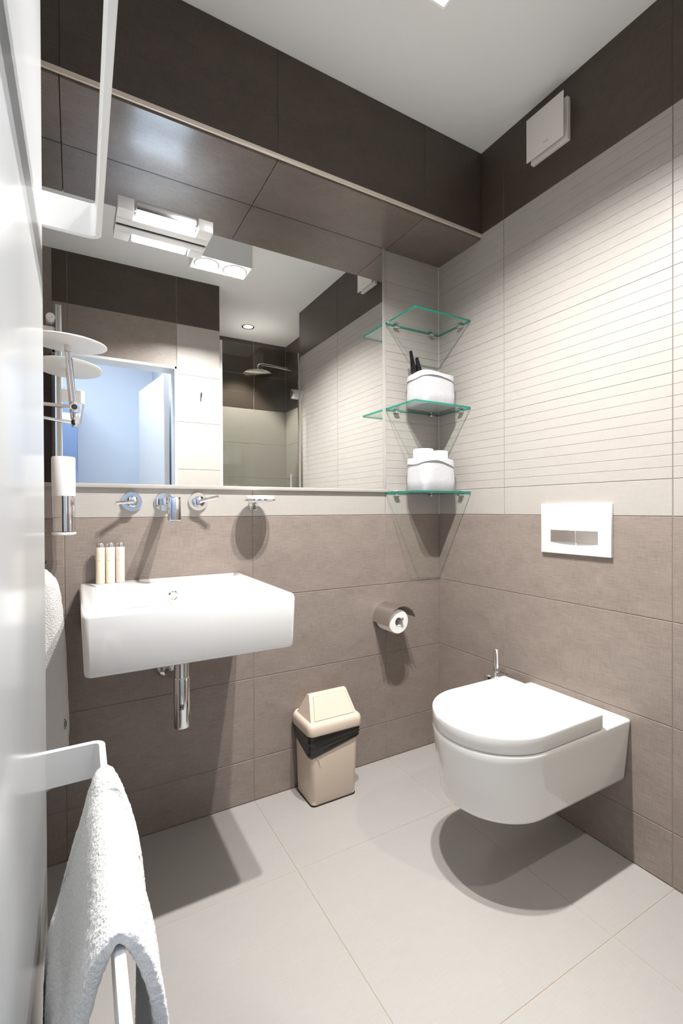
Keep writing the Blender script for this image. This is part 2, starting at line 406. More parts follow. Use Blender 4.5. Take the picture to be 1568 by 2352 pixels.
# ------------------------------------------------------------------ washbasin
t = thing('washbasin', 'white rectangular ceramic washbasin fixed to the brown tiled wall', 'washbasin', (-1.2055, 0, .69))
X0, X1, Y0, Y1, ZT, ZB = -1.461, -.949, -.502, -.001, .852, .704
bm = B(); L_ = []
for z, ins, r in ((ZB, .024, .010), (ZB+.001, .014, .012), (ZB+.005, .0065, .013), (ZB+.013, .004, .013), (ZB+.08, .002, .014), (ZT-.012, 0, .016), (ZT-.004, .002, .016), (ZT-.001, .005, .016), (ZT, .010, .014)):
    L_.append(rrect(X0+ins, X1-ins, Y0+ins, Y1, r, z))
ix0, ix1, iy0, iy1 = -1.428, -.982, -.474, -.122
for z, ins, r in ((ZT, 0, .03), (ZT-.002, .004, .03), (ZT-.008, .007, .03), (ZT-.07, .012, .035), (ZT-.088, .02, .04), (ZT-.098, .04, .04), (ZT-.103, .09, .04), (ZT-.106, .15, .02)):
    L_.append(rrect(ix0+ins, ix1-ins, iy0+ins, iy1-ins, r, z))
loft(bm, L_); link_mesh('bowl', bm, 'ceramic', t, smooth=50)
bm = B(); lathe(bm, [(.0105, .004), (.0105, -.0035), (.0125, -.005), (.0165, -.003), (.0165, .006)], (-1.205, -.1345, .811), axis='y', n=28)
ov = link_mesh('overflow_ring', bm, 'chrome', t, smooth=40)
bm = B(); lathe(bm, [(0, .003), (.011, .0025)], (-1.205, -.1385, .811), axis='y', n=24); link_mesh('overflow_hole', bm, 'brushed_steel', t)
bm = B(); lathe(bm, [(0, .006), (.022, .005), (.028, .002), (.030, -.002)], (-1.205, -.30, ZT-.104), n=32); link_mesh('drain_plug', bm, 'chrome', t, smooth=50)

# drain trap under the basin
t = thing('drain_trap', 'chrome bottle trap and waste pipe hanging under the washbasin', 'pipe', (-1.194, -.2, .423))
bm = B(); cyl(bm, (-1.194, -.2, .704), (-1.194, -.2, .572), .0218, n=40); link_mesh('tailpiece', bm, 'chrome', t, smooth=40)
bm = B(); lathe(bm, [(0, 0), (.020, .0005), (.0232, .003), (.0240, .008), (.0240, .150), (.0232, .153), (.0218, .154)], (-1.194, -.2, .423), n=40); cup = link_mesh('trap_cup', bm, 'chrome', t, smooth=40)
bm = B(); tube(bm, catmull([(-1.194, -.2, .585), (-1.197, -.16, .575), (-1.206, -.1, .556), (-1.208, -.001, .552)], 6), .0145, 20); link_mesh('waste_pipe', bm, 'chrome', t, smooth=60)
bm = B(); lathe(bm, [(.015, -.03), (.024, -.028), (.033, -.02), (.039, -.008), (.040, -.0005)], (-1.208, 0, .552), axis='y', n=36); link_mesh('wall_rosette', bm, 'chrome', t, smooth=60)
# little dark maker's emblem curved round the cup: a square with a light bent stroke
bm = B(); ang0 = math.atan2(-1.6734+.2, -1.4736+1.194) ; rows = []
for a in (-.2, -.1, 0, .1, .2):
    rows.append([(-1.194+.0244*math.cos(ang0+a), -.2+.0244*math.sin(ang0+a), z) for z in (.484, .5)])
for p, q in zip(rows, rows[1:]):
    bm.faces.new([bm.verts.new(c) for c in (p[0], q[0], q[1], p[1])])
em = link_mesh('emblem', bm, 'dark_metal', cup)
bm = B(); path = [(-.11, .4965), (.06, .498), (.10, .495), (.02, .4905), (-.10, .487), (.11, .4865)]
for (a, z), (a2, z2) in zip(path, path[1:]):
    q = [(-1.194+.0247*math.cos(ang0+s), -.2+.0247*math.sin(ang0+s), zz) for s, zz in ((a, z-.0008), (a2, z2-.0008), (a2, z2+.0008), (a, z+.0008))]
    bm.faces.new([bm.verts.new(c) for c in q])
link_mesh('emblem_stroke', bm, 'white_enamel', cup)

# ------------------------------------------------------------------ taps
def tap_handle(x, z, tip, label):
    t = thing('lever_tap', label, 'tap', (x, 0, z), 'wall-mounted lever tap handles')
    bm = B(); lathe(bm, [(.0, -.0005), (.0325, -.0005), (.0325, -.006), (.031, -.0085), (.0185, -.0085)], (x, 0, z), axis='y', n=48); link_mesh('rosette', bm, 'chrome', t, smooth=35)
    bm = B(); lathe(bm, [(.0185, -.008), (.0185, -.030), (.0165, -.034), (.010, -.036), (0, -.036)], (x, 0, z), axis='y', n=36); link_mesh('hub', bm, 'chrome', t, smooth=35)
    bm = B(); a = Vector((x, -.034, z)); b = Vector(tip); cyl(bm, a, b, .0058, n=20)
    link_mesh('lever', bm, 'chrome', t, smooth=40)
tap_handle(-1.310, 1.108, (-1.362, -.062, 1.1015), 'chrome lever tap handle on the wall nearest the soap dispenser, pointing left')
tap_handle(-1.098, 1.109, (-1.044, -.066, 1.124), 'chrome lever tap handle between the spout and the soap dish, pointing right')
t = thing('tap_spout', 'square chrome tap spout reaching out over the washbasin', 'tap', (-1.21, 0, 1.107))
bm = B(); lathe(bm, [(0, -.0005), (.0315, -.0005), (.0315, -.006), (.030, -.0085), (0, -.0085)], (-1.21, 0, 1.107), axis='y', n=48); link_mesh('rosette', bm, 'chrome', t, smooth=35)
bm = B(); box(bm, -1.226, -1.194, -.175, -.008, 1.096, 1.119, .003); link_mesh('neck', bm, 'chrome', t, smooth=35)
bm = B(); box(bm, -1.2265, -1.1935, -.206, -.170, 1.048, 1.1195, .003); sp = link_mesh('outlet', bm, 'chrome', t, smooth=35)
bm = B(); cyl(bm, (-1.21, -.188, 1.0485), (-1.21, -.188, 1.045), .0105, n=24); link_mesh('aerator', bm, 'satin_steel', sp, smooth=35)

# soap dish
t = thing('soap_dish', 'white soap dish in a chrome wall ring right of the taps', 'soap dish', (-.9, 0, 1.10))
bm = B(); box(bm, -.915, -.885, -.012, -.0003, 1.079, 1.111, .002); link_mesh('bracket', bm, 'chrome', t, smooth=35)
def oval(a, b, z, cx=-.897, cy=-.068, n=40): return [(cx + a*math.cos(2*PI*i/n), cy + b*math.sin(2*PI*i/n), z) for i in range(n)]
bm = B(); loft(bm, [oval(.058, .054, 1.111), oval(.0605, .0565, 1.112), oval(.0605, .0565, 1.117), oval(.056, .052, 1.1175), oval(.052, .048, 1.1175), oval(.052, .048, 1.111), oval(.058, .054, 1.111)], False, False); link_mesh('holder_ring', bm, 'chrome', t, smooth=35)
bm = B(); loft(bm, [oval(.030, .028, 1.1065), oval(.044, .042, 1.108), oval(.0505, .047, 1.114), oval(.052, .049, 1.128), oval(.051, .048, 1.1295), oval(.049, .046, 1.128), oval(.046, .043, 1.116), oval(.03, .028, 1.1125)]); link_mesh('dish', bm, 'milk_glass', t, smooth=50)
bm = B(); box(bm, -.909, -.889, -.02, -.008, 1.1, 1.1115, .002); link_mesh('arm', bm, 'chrome', t, smooth=35)

# soap dispenser left
t = thing('soap_dispenser', 'cylindrical soap dispenser with white top and chrome lower half beside the mirror', 'dispenser', (-1.4995, -.075, 1.01))
bm = B(); lathe(bm, [(0, .001), (.026, .0), (.0312, .003), (.0318, .0075), (.030, .009)], (-1.4995, -.075, 1.008), n=48); link_mesh('base_ring', bm, 'white_enamel', t, smooth=40)
bm = B(); lathe(bm, [(.0303, .009), (.0303, .1125)], (-1.4995, -.075, 1.01), n=64); link_mesh('chrome_sleeve', bm, 'chrome', t, smooth=40)
bm = B(); lathe(bm, [(.0300, .111), (.0306, .113), (.0306, .222), (.029, .226), (.020, .227), (0, .227)], (-1.4995, -.075, 1.01), n=48); link_mesh('reservoir', bm, 'white_enamel', t, smooth=40)
bm = B(); box(bm, -1.512, -1.487, -.05, -.0003, 1.085, 1.112, .002); link_mesh('wall_bracket', bm, 'chrome', t, smooth=35)

# three toiletry bottles on the basin
def bottle(x, y, m, label, rz):
    t = thing('toiletry_bottle', label, 'bottle', (x, y, .852), 'toiletry bottles on the washbasin ledge')
    r = .0131
    bm = B(); lathe(bm, [(0, .0003), (r-.0015, .0003), (r, .002), (r, .1115), (r-.0005, .1128), (.0118, .1132)], (x, y, .852), n=40); bd = link_mesh('body', bm, m, t, smooth=40)
    bm = B(); lathe(bm, [(.0118, .1125), (.0118, .1252), (.0112, .126), (0, .126)], (x, y, .852), n=40); link_mesh('cap', bm, 'satin_steel', t, smooth=40)
    # printed lettering lines, wrapped round the front
    a0 = -PI/2 - .28 + rz
    def strip(z0, z1, aa, ab):
        bm = B(); n = max(2, int((ab-aa)/.15)); pts = [[(x+(r+.00015)*math.cos(a0+aa+(ab-aa)*i/n), y+(r+.00015)*math.sin(a0+aa+(ab-aa)*i/n), .852+z) for z in (z0, z1)] for i in range(n+1)]
        for p, q in zip(pts, pts[1:]): bm.faces.new([bm.verts.new(c) for c in (p[0], q[0], q[1], p[1])])
        link_mesh('print', bm, 'print_grey', bd)
    strip(.0935, .0940, -.30, .34); strip(.0870, .0874, -.30, .34)
    strip(.0828, .0838, -.04, .04)
    for k in range(9): strip(.0715, .0728, -.50+k*.115, -.50+k*.115+.075)
    strip(.0425-.021, .0429-.021, -.40, .42); strip(.0395-.021, .0398-.021, -.22, .24)
bottle(-1.4035, -.035, 'soap_yellow', 'toiletry bottle with honey-beige liquid, leftmost of three on the basin', 0)
bottle(-1.3755, -.035, 'soap_cream', 'toiletry bottle with pale yellow liquid, middle of three on the basin', 0)
bottle(-1.3475, -.035, 'soap_pink', 'toiletry bottle with peach-pink liquid, rightmost of three on the basin', 0)

# ------------------------------------------------------------------ glass corner shelves
def shelf(z, label):
    t = thing('glass_shelf', label, 'shelf', (-.15, -.1, z-.004), 'glass corner shelves')
    bm = B(); x0, x1, y0, y1, th = -.302, -.0035, -.203, -.0035, .008
    pl = [(x0, y1), (x1, y1), (x1, y0), (x0+.004, y0), (x0, y0+.004)]
    lo = [bm.verts.new((a, b, z-th/2)) for a, b in pl]; hi = [bm.verts.new((a, b, z+th/2)) for a, b in pl]
    f1 = bm.faces.new(lo[::-1]); f2 = bm.faces.new(hi)
    for i in range(len(pl)):
        f = bm.faces.new((lo[i], lo[(i+1) % 5], hi[(i+1) % 5], hi[i])); f.material_index = 1
    link_mesh('pane', bm, ['shelf_glass', 'glass_edge'], t)
    for x in (-.25, -.055):
        bm = B(); box(bm, x-.012, x+.012, -.020, -.0003, z-.0135, z-.0045, .0015); box(bm, x-.012, x+.012, -.016, -.0003, z+.0045, z+.0085, .0012); box(bm, x-.012, x+.012, -.0025, -.0003, z-.0045, z+.0045)
        link_mesh('clip', bm, 'chrome', t, smooth=35)
    y = -.150
    bm = B(); box(bm, -.020, -.0003, y-.012, y+.012, z-.0135, z-.0045, .0015); box(bm, -.016, -.0003, y-.012, y+.012, z+.0045, z+.0085, .0012); box(bm, -.0025, -.0003, y-.012, y+.012, z-.0045, z+.0045)
    link_mesh('clip', bm, 'chrome', t, smooth=35)
shelf(1.880, 'empty glass corner shelf, topmost of three')
shelf(1.511, 'glass corner shelf carrying the basket with black handles, middle of three')
shelf(1.150, 'glass corner shelf carrying the basket of paper rolls, lowest of three')

# felt baskets
def basket(name, z, label, ztop, wob, cuff_f):
    cx, cy = -.134, -.100
    t = thing('felt_basket', label, 'basket', (cx, cy, z), 'grey felt baskets on the shelves')
    n = 72
    def sup(a, b, p, zz, dz=None, bulge=0, off=0):
        P = []
        for i in range(n):
            th = 2*PI*i/n; c, s = math.cos(th), math.sin(th)
            k = (abs(c)**p + abs(s)**p)**(-1/p)
            rr = 1 + bulge*math.sin(3*th+1.3) + .6*bulge*math.sin(5*th+.4)
            P.append((cx + a*k*c*rr + off, cy + b*k*s*rr, zz + (dz(th) if dz else 0)))
        return P
    H = ztop - z
    dz = lambda th: wob(th)
    bm = B()
    loft(bm, [sup(.084, .063, 8, z), sup(.088, .067, 8, z+.003), sup(.0895, .0685, 6.5, z+.35*H, bulge=.012), sup(.0885, .0675, 5, z+.72*H, bulge=.016), sup(.088, .067, 4.2, ztop-.004, dz, .006), sup(.0855, .0645, 4.2, ztop-.004, dz, .006), sup(.0855, .0645, 5, z+.7*H, bulge=.016), sup(.085, .064, 7, z+.006), sup(.075, .055, 7, z+.005)])
    link_mesh('bag', bm, 'felt', t, smooth=60)
    bm = B()
    cz = lambda th: dz(th) + cuff_f(th)
    loft(bm, [sup(.0880, .0670, 4.2, ztop-.004, dz, .006), sup(.0885, .0675, 4.2, ztop, dz, .006), sup(.0910, .0700, 4.2, ztop-.0005, dz, .008), sup(.0925, .0715, 4.0, ztop-.009, dz, .012), sup(.0935, .0735, 3.8, ztop-.022, cz, .024), sup(.0913, .0713, 3.8, ztop-.022, cz, .024), sup(.0898, .0690, 4.2, ztop-.009, dz, .012)], False, False)
    link_mesh('cuff', bm, 'felt', t, smooth=60)
    return t
basket('a', 1.5155, 'pale grey felt basket with black handles in it on the middle shelf', 1.651, lambda th: .004*math.sin(th*2+.5), lambda th: .004*math.sin(th*2-1.0)+.003*math.sin(th*3))
basket('b', 1.1545, 'pale grey felt basket filled with paper rolls on the lowest shelf', 1.290, lambda th: .006*math.cos(th+2.6)+.003*math.sin(3*th), lambda th: .005*math.sin(th*2-.6)+.003*math.sin(th*3+1))
# rolls in the lower basket
def paper_roll(x, y, z0, h, r, label, tilt=0):
    t = thing('toilet_roll', label, 'toilet roll', (x, y, z0), 'spare toilet rolls in the felt basket')
    bm = B(); lathe(bm, [(.019, 0), (r-.002, 0), (r, .002), (r, h-.003), (r-.003, h), (.019, h), (.019, 0)], (x, y, z0), n=48); link_mesh('paper', bm, 'paper', t, smooth=45)
    bm = B(); lathe(bm, [(.0188, .0), (.0188, h), (.0178, h), (.0178, 0)], (x, y, z0), n=28); link_mesh('core', bm, 'white_plastic', t, smooth=45)
    t.rotation_euler = (0, tilt, 0)
paper_roll(-.1755, -.100, 1.1615, .173, .0425, 'spare white toilet roll on the left in the lower basket', .09*0)
paper_roll(-.0915, -.100, 1.1615, .169, .0400, 'spare white toilet roll on the right in the lower basket')
# black tongs in the upper basket
t = thing('hair_tongs', 'glossy black tapered handles sticking out of the upper felt basket', 'hair tongs', (-.18, -.075, 1.522))
bm = B(); P = catmull([(-.182, -.07, 1.53), (-.193, -.07, 1.63), (-.203, -.07, 1.68), (-.209, -.07, 1.71), (-.218, -.07, 1.756)], 6)
tube(bm, P, [.0145]*10 + [.0145-.0085*max(0, i)/(len(P)-11) for i in range(len(P)-10)], 18); link_mesh('handle', bm, 'black_gloss', t, smooth=60)
bm = B(); P = catmull([(-.158, -.078, 1.53), (-.172, -.078, 1.63), (-.180, -.079, 1.675), (-.186, -.08, 1.70), (-.194, -.08, 1.728)], 6)
tube(bm, P, [.0145]*10 + [.0145-.0080*max(0, i)/(len(P)-11) for i in range(len(P)-10)], 18); link_mesh('handle', bm, 'black_gloss', t, smooth=60)

# ------------------------------------------------------------------ makeup mirror on an arm
t = thing('shaving_mirror', 'round white shaving mirror tilted flat on a jointed chrome arm', 'mirror', (-1.63, -.02, 1.36))
dc = Vector((-1.487, -.142, 1.549))
R_ = Matrix.Rotation(math.radians(3.5), 3, 'X') @ Matrix.Rotation(math.radians(1.5), 3, 'Y')
bm = B(); lathe(bm, [(0, -.004), (.090, -.004), (.098, -.002), (.101, .001), (.1, .004), (.097, .005), (0, .005)], (0, 0, 0), n=72)
for v in bm.verts: v.co = dc + R_ @ v.co
link_mesh('disc', bm, 'white_enamel', t, smooth=35)
bm = B(); cyl(bm, dc + Vector((0, 0, -.004)), dc + Vector((.001, 0, -.022)), .0085, n=24); link_mesh('ball_cap', bm, 'satin_steel', t, smooth=35)
jt = Vector((-1.471, -.142, 1.371))
bm = B(); a, b = dc + Vector((.002, 0, -.024)), jt + Vector((-.002, 0, .012))
for off in (-.0042, .0042): cyl(bm, a+Vector((off, 0, 0)), b+Vector((off, 0, 0)), .0044, n=16)
cyl(bm, dc + Vector((.001, 0, -.02)), a, .004, n=14); link_mesh('upright_rod', bm, 'chrome', t, smooth=40)
bm = B(); cyl(bm, jt + Vector((0, 0, -.014)), jt + Vector((0, 0, .016)), .0092, n=24); cyl(bm, jt + Vector((0, -.013, 0)), jt + Vector((0, .010, 0)), .0092, n=24); j_ = link_mesh('joint', bm, 'chrome', t, smooth=40)
bm = B(); cyl(bm, jt + Vector((0, -.0145, 0)), jt + Vector((0, -.0128, 0)), .0080, n=24); link_mesh('knob_face', bm, 'dark_metal', j_, smooth=40)
bm = B(); cyl(bm, jt + Vector((-.006, 0, .001)), (-1.62, -.115, 1.382), .0055, n=18); link_mesh('reach_rod', bm, 'chrome', t, smooth=40)
bm = B(); cyl(bm, (-1.62, -.115, 1.34), (-1.62, -.115, 1.41), .009, n=20); cyl(bm, (-1.62, -.115, 1.375), (-1.635, -.010, 1.375), .007, n=16); link_mesh('hinge_post', bm, 'chrome', t, smooth=40)
bm = B(); lathe(bm, [(0, -.018), (.026, -.018), (.03, -.014), (.03, -.0095)], (-1.635, 0, 1.375), axis='y', n=32); link_mesh('wall_plate', bm, 'chrome', t, smooth=40)

# ------------------------------------------------------------------ toilet
YT = -.682
def dout(xr, xc, R, z, e=1.0, rc=.006, n=36):
    """D outline: straight back at xr, straight sides, rounded front"""
    P = []
    for i in range(5):
        a = PI/2*i/4; P.append((xr - rc + rc*math.sin(a) , YT - R + rc - rc*math.cos(a) , z))
    P = P[::-1]
    for i in range(n+1):
        a = -PI/2 - PI*i/n; P.append((xc + R*e*math.cos(a), YT + R*math.sin(a), z))
    for i in range(5):
        a = PI/2*i/4; P.append((xr - rc + rc*math.sin(a), YT + R - rc + rc*math.cos(a), z))
    return P
t = thing('wall_hung_toilet', 'white wall-hung toilet with closed lid below the flush plate', 'toilet', (0, YT, .24))
bm = B()
loft(bm, [dout(-.001, -.375, .135, .236), dout(-.001, -.378, .155, .238), dout(-.001, -.38, .162, .243), dout(-.001, -.381, .165, .252), dout(-.001, -.384, .173, .33), dout(-.001, -.386, .181, .41), dout(-.001, -.386, .183, .4295), dout(-.001, -.386, .1822, .4325), dout(-.001, -.386, .180, .4345), dout(-.001, -.386, .165, .435)])
link_mesh('bowl', bm, 'ceramic', t, smooth=50)
bm = B(); loft(bm, [dout(-.15, -.388, .1765, .4352), dout(-.15, -.388, .1765, .442)]); link_mesh('seat', bm, 'ceramic', t, smooth=50)
bm = B(); ZL = .484
loft(bm, [dout(-.141, -.388, .178, .4398), dout(-.1395, -.388, .1812, .4402), dout(-.139, -.388, .182, .4415), dout(-.139, -.388, .182, ZL-.006), dout(-.1396, -.388, .1813, ZL-.0025), dout(-.141, -.388, .1795, ZL-.0006), dout(-.144, -.388, .176, ZL)])
link_mesh('lid', bm, 'ceramic', t, smooth=50)
for s in (-1, 1):
    bm = B(); cyl(bm, (-.128, YT+s*.078-.02, .441), (-.128, YT+s*.078+.02, .441), .006, n=16); link_mesh('hinge', bm, 'white_enamel', t, smooth=40)

# flush plate
t = thing('flush_plate', 'white rectangular flush plate with two steel buttons above the toilet', 'flush plate', (0, -.684, .925))
bm = B(); box(bm, -.0115, -.0003, -.811, -.557, .924, 1.096, .0015); link_mesh('plate', bm, 'white_enamel', t, smooth=35)
def button(y0, y1, bow):
    bm = B(); n = 10; R = []
    for i in range(n+1):
        y = y0 + (y1-y0)*i/n; x = -.0135 - bow(y)
        R.append(((x, y, .9655), (x, y, 1.0055), (-.0110, y, 1.0055), (-.0110, y, .9655)))
    V_ = [[bm.verts.new(c) for c in r] for r in R]
    for a, b in zip(V_, V_[1:]):
        for k in range(4): bm.faces.new((a[k], a[(k+1) % 4], b[(k+1) % 4], b[k]))
    bm.faces.new(V_[0]); bm.faces.new(V_[-1][::-1])
    link_mesh('button', bm, 'satin_steel', t, smooth=30)
button(-.691, -.597, lambda y: .0035*math.sin(PI*(y+.769)/.172))
button(-.769, -.694, lambda y: .0035*math.sin(PI*(y+.769)/.172))

# extractor vent
t = thing('extractor_vent', 'square off-white extractor fan cover high on the dark tiled wall', 'vent', (0, -.6, 2.41))
bm = B(); box(bm, -.018, -.0003, -.667, -.520, 2.330, 2.475, .002); fr_ = link_mesh('frame', bm, 'white_plastic', t, smooth=35)
bm = B(); box(bm, -.0190, -.0178, -.655, -.532, 2.342, 2.463); link_mesh('inner_panel', bm, 'white_plastic', fr_)  # flat raised panel in the frame's own white plastic
bm = B(); box(bm, -.040, -.036, -.667, -.519, 2.331, 2.484, .001); pl_ = link_mesh('cover_plate', bm, 'white_plastic', t, smooth=35)
for y in (-.64, -.545):
    for z in (2.35, 2.455):
        bm = B(); cyl(bm, (-.036, y, z), (-.018, y, z), .003, n=10); link_mesh('standoff', bm, 'white_plastic', t, smooth=40)
bm = B()
for k in range(5): box(bm, -.0405, -.0399, -.592-k*.0042, -.5895-k*.0042, 2.357, 2.3605)
link_mesh('maker_mark', bm, 'print_grey', pl_)

# ------------------------------------------------------------------ toilet roll holder
t = thing('toilet_roll_holder', 'brushed steel toilet roll holder with curved hood on the wall', 'roll holder', (-.305, 0, .6125))
cxh, czh, rh = -.303, .6125, .068
bm = B(); n = 28; A = []
for i in range(n+1):
    a = math.radians(188) - math.radians(175)*i/n
    k = 1 + .04*max(0, (i/n-.6)/.4)
    A.append([(cxh + (rh-d_)*k*math.cos(a), y, czh + (rh-d_)*k*math.sin(a)) for d_, y in ((0, -.0005), (0, -.118), (.0015, -.118), (.0015, -.0005))])
V_ = [[bm.verts.new(c) for c in r] for r in A]
for a, b in zip(V_, V_[1:]):
    for k in range(4): bm.faces.new((a[k], a[(k+1) % 4], b[(k+1) % 4], b[k]))
bm.faces.new(V_[0]); bm.faces.new(V_[-1][::-1]); link_mesh('hood', bm, 'brushed_steel', t, smooth=50)
bm = B(); cyl(bm, (-.305, -.0003, .628), (-.305, -.122, .628), .0065, n=20); link_mesh('spindle', bm, 'brushed_steel', t, smooth=40)
bm = B(); lathe(bm, [(0, -.003), (.022, -.003), (.022, -.0003)], (-.305, 0, .628), axis='y', n=28); link_mesh('wall_plate', bm, 'brushed_steel', t, smooth=40)
t = thing('toilet_roll', 'partly used white toilet roll under the steel hood on the wall', 'toilet roll', (-.316, -.06, .566))
bm = B(); lathe(bm, [(.0195, -.012), (.047, -.012), (.0495, -.015), (.0495, -.105), (.047, -.108), (.0195, -.108), (.0195, -.012)], (-.314, 0, .6155), axis='y', n=56); link_mesh('paper', bm, 'paper', t, smooth=45)
bm = B(); lathe(bm, [(.0193, -.012), (.0193, -.109), (.0183, -.109), (.0183, -.012), (.0193, -.012)], (-.314, 0, .6155), axis='y', n=32); link_mesh('core', bm, 'brushed_steel' if False else 'white_plastic', t, smooth=45)

# ------------------------------------------------------------------ toilet brush
t = thing('toilet_brush', 'chrome toilet brush in a wall-mounted steel cup behind the toilet', 'toilet brush', (-.058, -.39, .29))
bm = B(); lathe(bm, [(0, 0), (.042, 0), (.045, .004), (.045, .15), (.042, .153), (.008, .153)], (-.058, -.39, .29), n=44); link_mesh('cup', bm, 'chrome', t, smooth=40)
bm = B(); lathe(bm, [(.014, .15), (.014, .160), (.0118, .163), (.0118, .248), (.0108, .25), (0, .25)], (-.058, -.39, .29), n=28); link_mesh('handle', bm, 'chrome', t, smooth=25)
bm = B(); box(bm, -.016, -.0003, -.41, -.37, .36, .40, .002); link_mesh('bracket', bm, 'chrome', t, smooth=40)

# ------------------------------------------------------------------ bin
t = thing('waste_bin', 'beige plastic swing-lid bin with a black bag on the floor', 'bin', (-.64, -.08, 0))
bm = B()
loft(bm, [rrect(-.726, -.554, -.142, -.018, .016, .0005), rrect(-.730, -.550, -.146, -.014, .018, .002), rrect(-.733, -.547, -.149, -.011, .018, .006), rrect(-.733, -.547, -.149, -.011, .018, .026), rrect(-.7335, -.5465, -.1495, -.0105, .018, .027), rrect(-.740, -.537, -.153, -.008, .018, .27)])
link_mesh('body', bm, 'beige_plastic', t, smooth=40)
bm = B(); loft(bm, [rrect(-.731, -.549, -.147, -.013, .018, .0001), rrect(-.7345, -.5455, -.1505, -.0095, .018, .0001), rrect(-.7345, -.5455, -.1505, -.0095, .018, .0022)]); link_mesh('foot_rim', bm, 'dark_gap', t, smooth=40)
# bag folded over the rim
bm = B(); n_ = len(rrect(0, 1, 0, 1, .1, 0, 10)); lo_f = lambda x, y: .268
def ring(ins, zf, r=.02, wob=.0):
    P = []
    for i, (x, y, z) in enumerate(rrect(-.7385-ins, -.5395+ins, -.1525-ins, -.0085+min(ins, .004), r, 0, 10)):
        k = random.Random(i*13 + int(ins*1e5)).uniform(-1, 1)
        s = math.sin(i*1.9+ins*900)*.5 + .5*k
        P.append((x + (x+.638)*.02*s*wob, y + (y+.08)*.03*s*wob, zf(x, y)))
    return P
def low(x, y):
    u = min(1, max(0, (x+.7385)/.199))
    v = min(1, max(0, (-.0085-y)/.144))
    return .222 - .040*v*(1-u)**1.2 - .006*u*v - .008*(1-v)*(1-u) + .004*math.sin(9*u+5*v)
def sub(n0, n1, k):
    return lambda x, y: n0 + (low(x, y) - n0)*k
R_b = [ring(.001, lambda x, y: .272)]
for k in range(1, 9):
    f = k/8
    R_b.append(ring(.004 + .003*math.sin(f*PI) + (.002 if k % 2 else 0), sub(.268, 0, f), .02, .9))
R_b.append(ring(.0012, lambda x, y: low(x, y) + .001, .02, .3))
loft(bm, R_b, False, False); link_mesh('bag', bm, 'bin_bag', t, smooth=25)
bm = B(); tube(bm, catmull([(-.716, -.1535, .182), (-.708, -.1545, .17), (-.704, -.154, .158), (-.702, -.1535, .15)], 4), [.0012]*9 + [.0022]*3 + [.0006]*1, 8); link_mesh('bag_string', bm, 'beige_plastic', t, smooth=60)
# lid
bm = B()
def lr(i, z, r=.022): return rrect(-.751+i, -.527-i, -.167+i, -.004-i*.0, r, z)
loft(bm, [lr(.006, .262), lr(.0015, .263), lr(0, .266), lr(0, .290), lr(.002, .299), lr(.007, .305), lr(.013, .307, .016), lr(.016, .307, .014)], True, True); lid = link_mesh('lid_rim', bm, 'beige_plastic', t, smooth=50)
bm = B(); gx0, gx1 = -.737, -.545
prof = [(-.150, .3065), (-.097, .382), (-.090, .388), (-.082, .389), (-.074, .386), (-.026, .3065)]
L_ = []
for x, k in ((gx0, .985), (gx0+.002, .997), (gx0+.004, 1), (gx1-.004, 1), (gx1-.002, .997), (gx1, .985)):
    L_.append([(x + (.020 if x < -.64 else -.014)*(max(0, z-.3065)/.08)**1.3, -.088+(y+.088)*k, .3065+(z-.3065)*k) for y, z in prof])
loft(bm, L_); hood = link_mesh('lid_hood', bm, 'beige_plastic', t, smooth=35)
bm = B(); a = Vector((0, -.150, .3065)); b = Vector((0, -.097, .382)); nrm = Vector((0, -(b-a).z, (b-a).y)).normalized()
if nrm.y > 0: nrm = -nrm
q = [];
for (x, f) in ((gx0+.016, .05), (gx1-.010, .05), (gx1-.022, .97), (gx0+.034, .97)): q.append(Vector((x, 0, 0)) + a*(1-f) + b*f)
lo_ = [bm.verts.new(p + nrm*.0002) for p in q]; hi_ = [bm.verts.new(p + nrm*.0018 + (Vector((sum(v.x for v in q)/4, p.y, p.z))-p)*.012) for p in q]
for i in range(4): bm.faces.new((lo_[i], lo_[(i+1) % 4], hi_[(i+1) % 4], hi_[i]))
bm.faces.new(hi_); link_mesh('swing_flap', bm, 'beige_plastic', hood)
bm = B(); q2 = []
for (x, f) in ((gx0+.0153, .043), (gx1-.0093, .043), (gx1-.0213, .977), (gx0+.0333, .977)): q2.append(Vector((x, 0, 0)) + a*(1-f) + b*f + nrm*.00025)
bm.faces.new([bm.verts.new(p) for p in q2]); link_mesh('flap_gap', bm, 'dark_gap', hood)

# ------------------------------------------------------------------ door leaf, frame
XP = -1.517
dr = thing('door_1', 'glossy white door leaf standing open at the left edge', 'door', (XD0, YO, 0))
del dr['category']; struct(dr)
bm = B(); box(bm, XP-.020, XP, YO-.005, -.738, .008, 1.978, .0012); link_mesh('leaf', bm, 'lacquer', dr, smooth=35)
bm = B(); box(bm, XP-.0205, XP-.0180, YO-.005, -.7375, .008, 1.978); link_mesh('edge_band', bm, 'white_frame', dr)
for z in (.25, 1.0, 1.75):
    bm = B(); cyl(bm, (XP-.045, YO-.012, z-.05), (XP-.045, YO-.012, z+.05), .007, n=16); link_mesh('hinge', bm, 'satin_steel', dr, smooth=40)
df = thing('door_2', 'white door frame lining the doorway', 'door frame', (XD1, YO, 0)); del df['category']; struct(df)
bm = B(); box(bm, XD1-.014, XD1+.002, YO-.13, YO+.002, 0, ZD+.002, .001); jb = link_mesh('jamb', bm, 'white_frame', df)
bm = B(); box(bm, XD0-.002, XD0+.014, YO-.13, YO+.002, 0, ZD+.002, .001); link_mesh('jamb', bm, 'white_frame', df)
bm = B(); box(bm, XD0, XD1, YO-.13, YO+.002, ZD-.014, ZD+.002, .001); link_mesh('head', bm, 'white_frame', df)
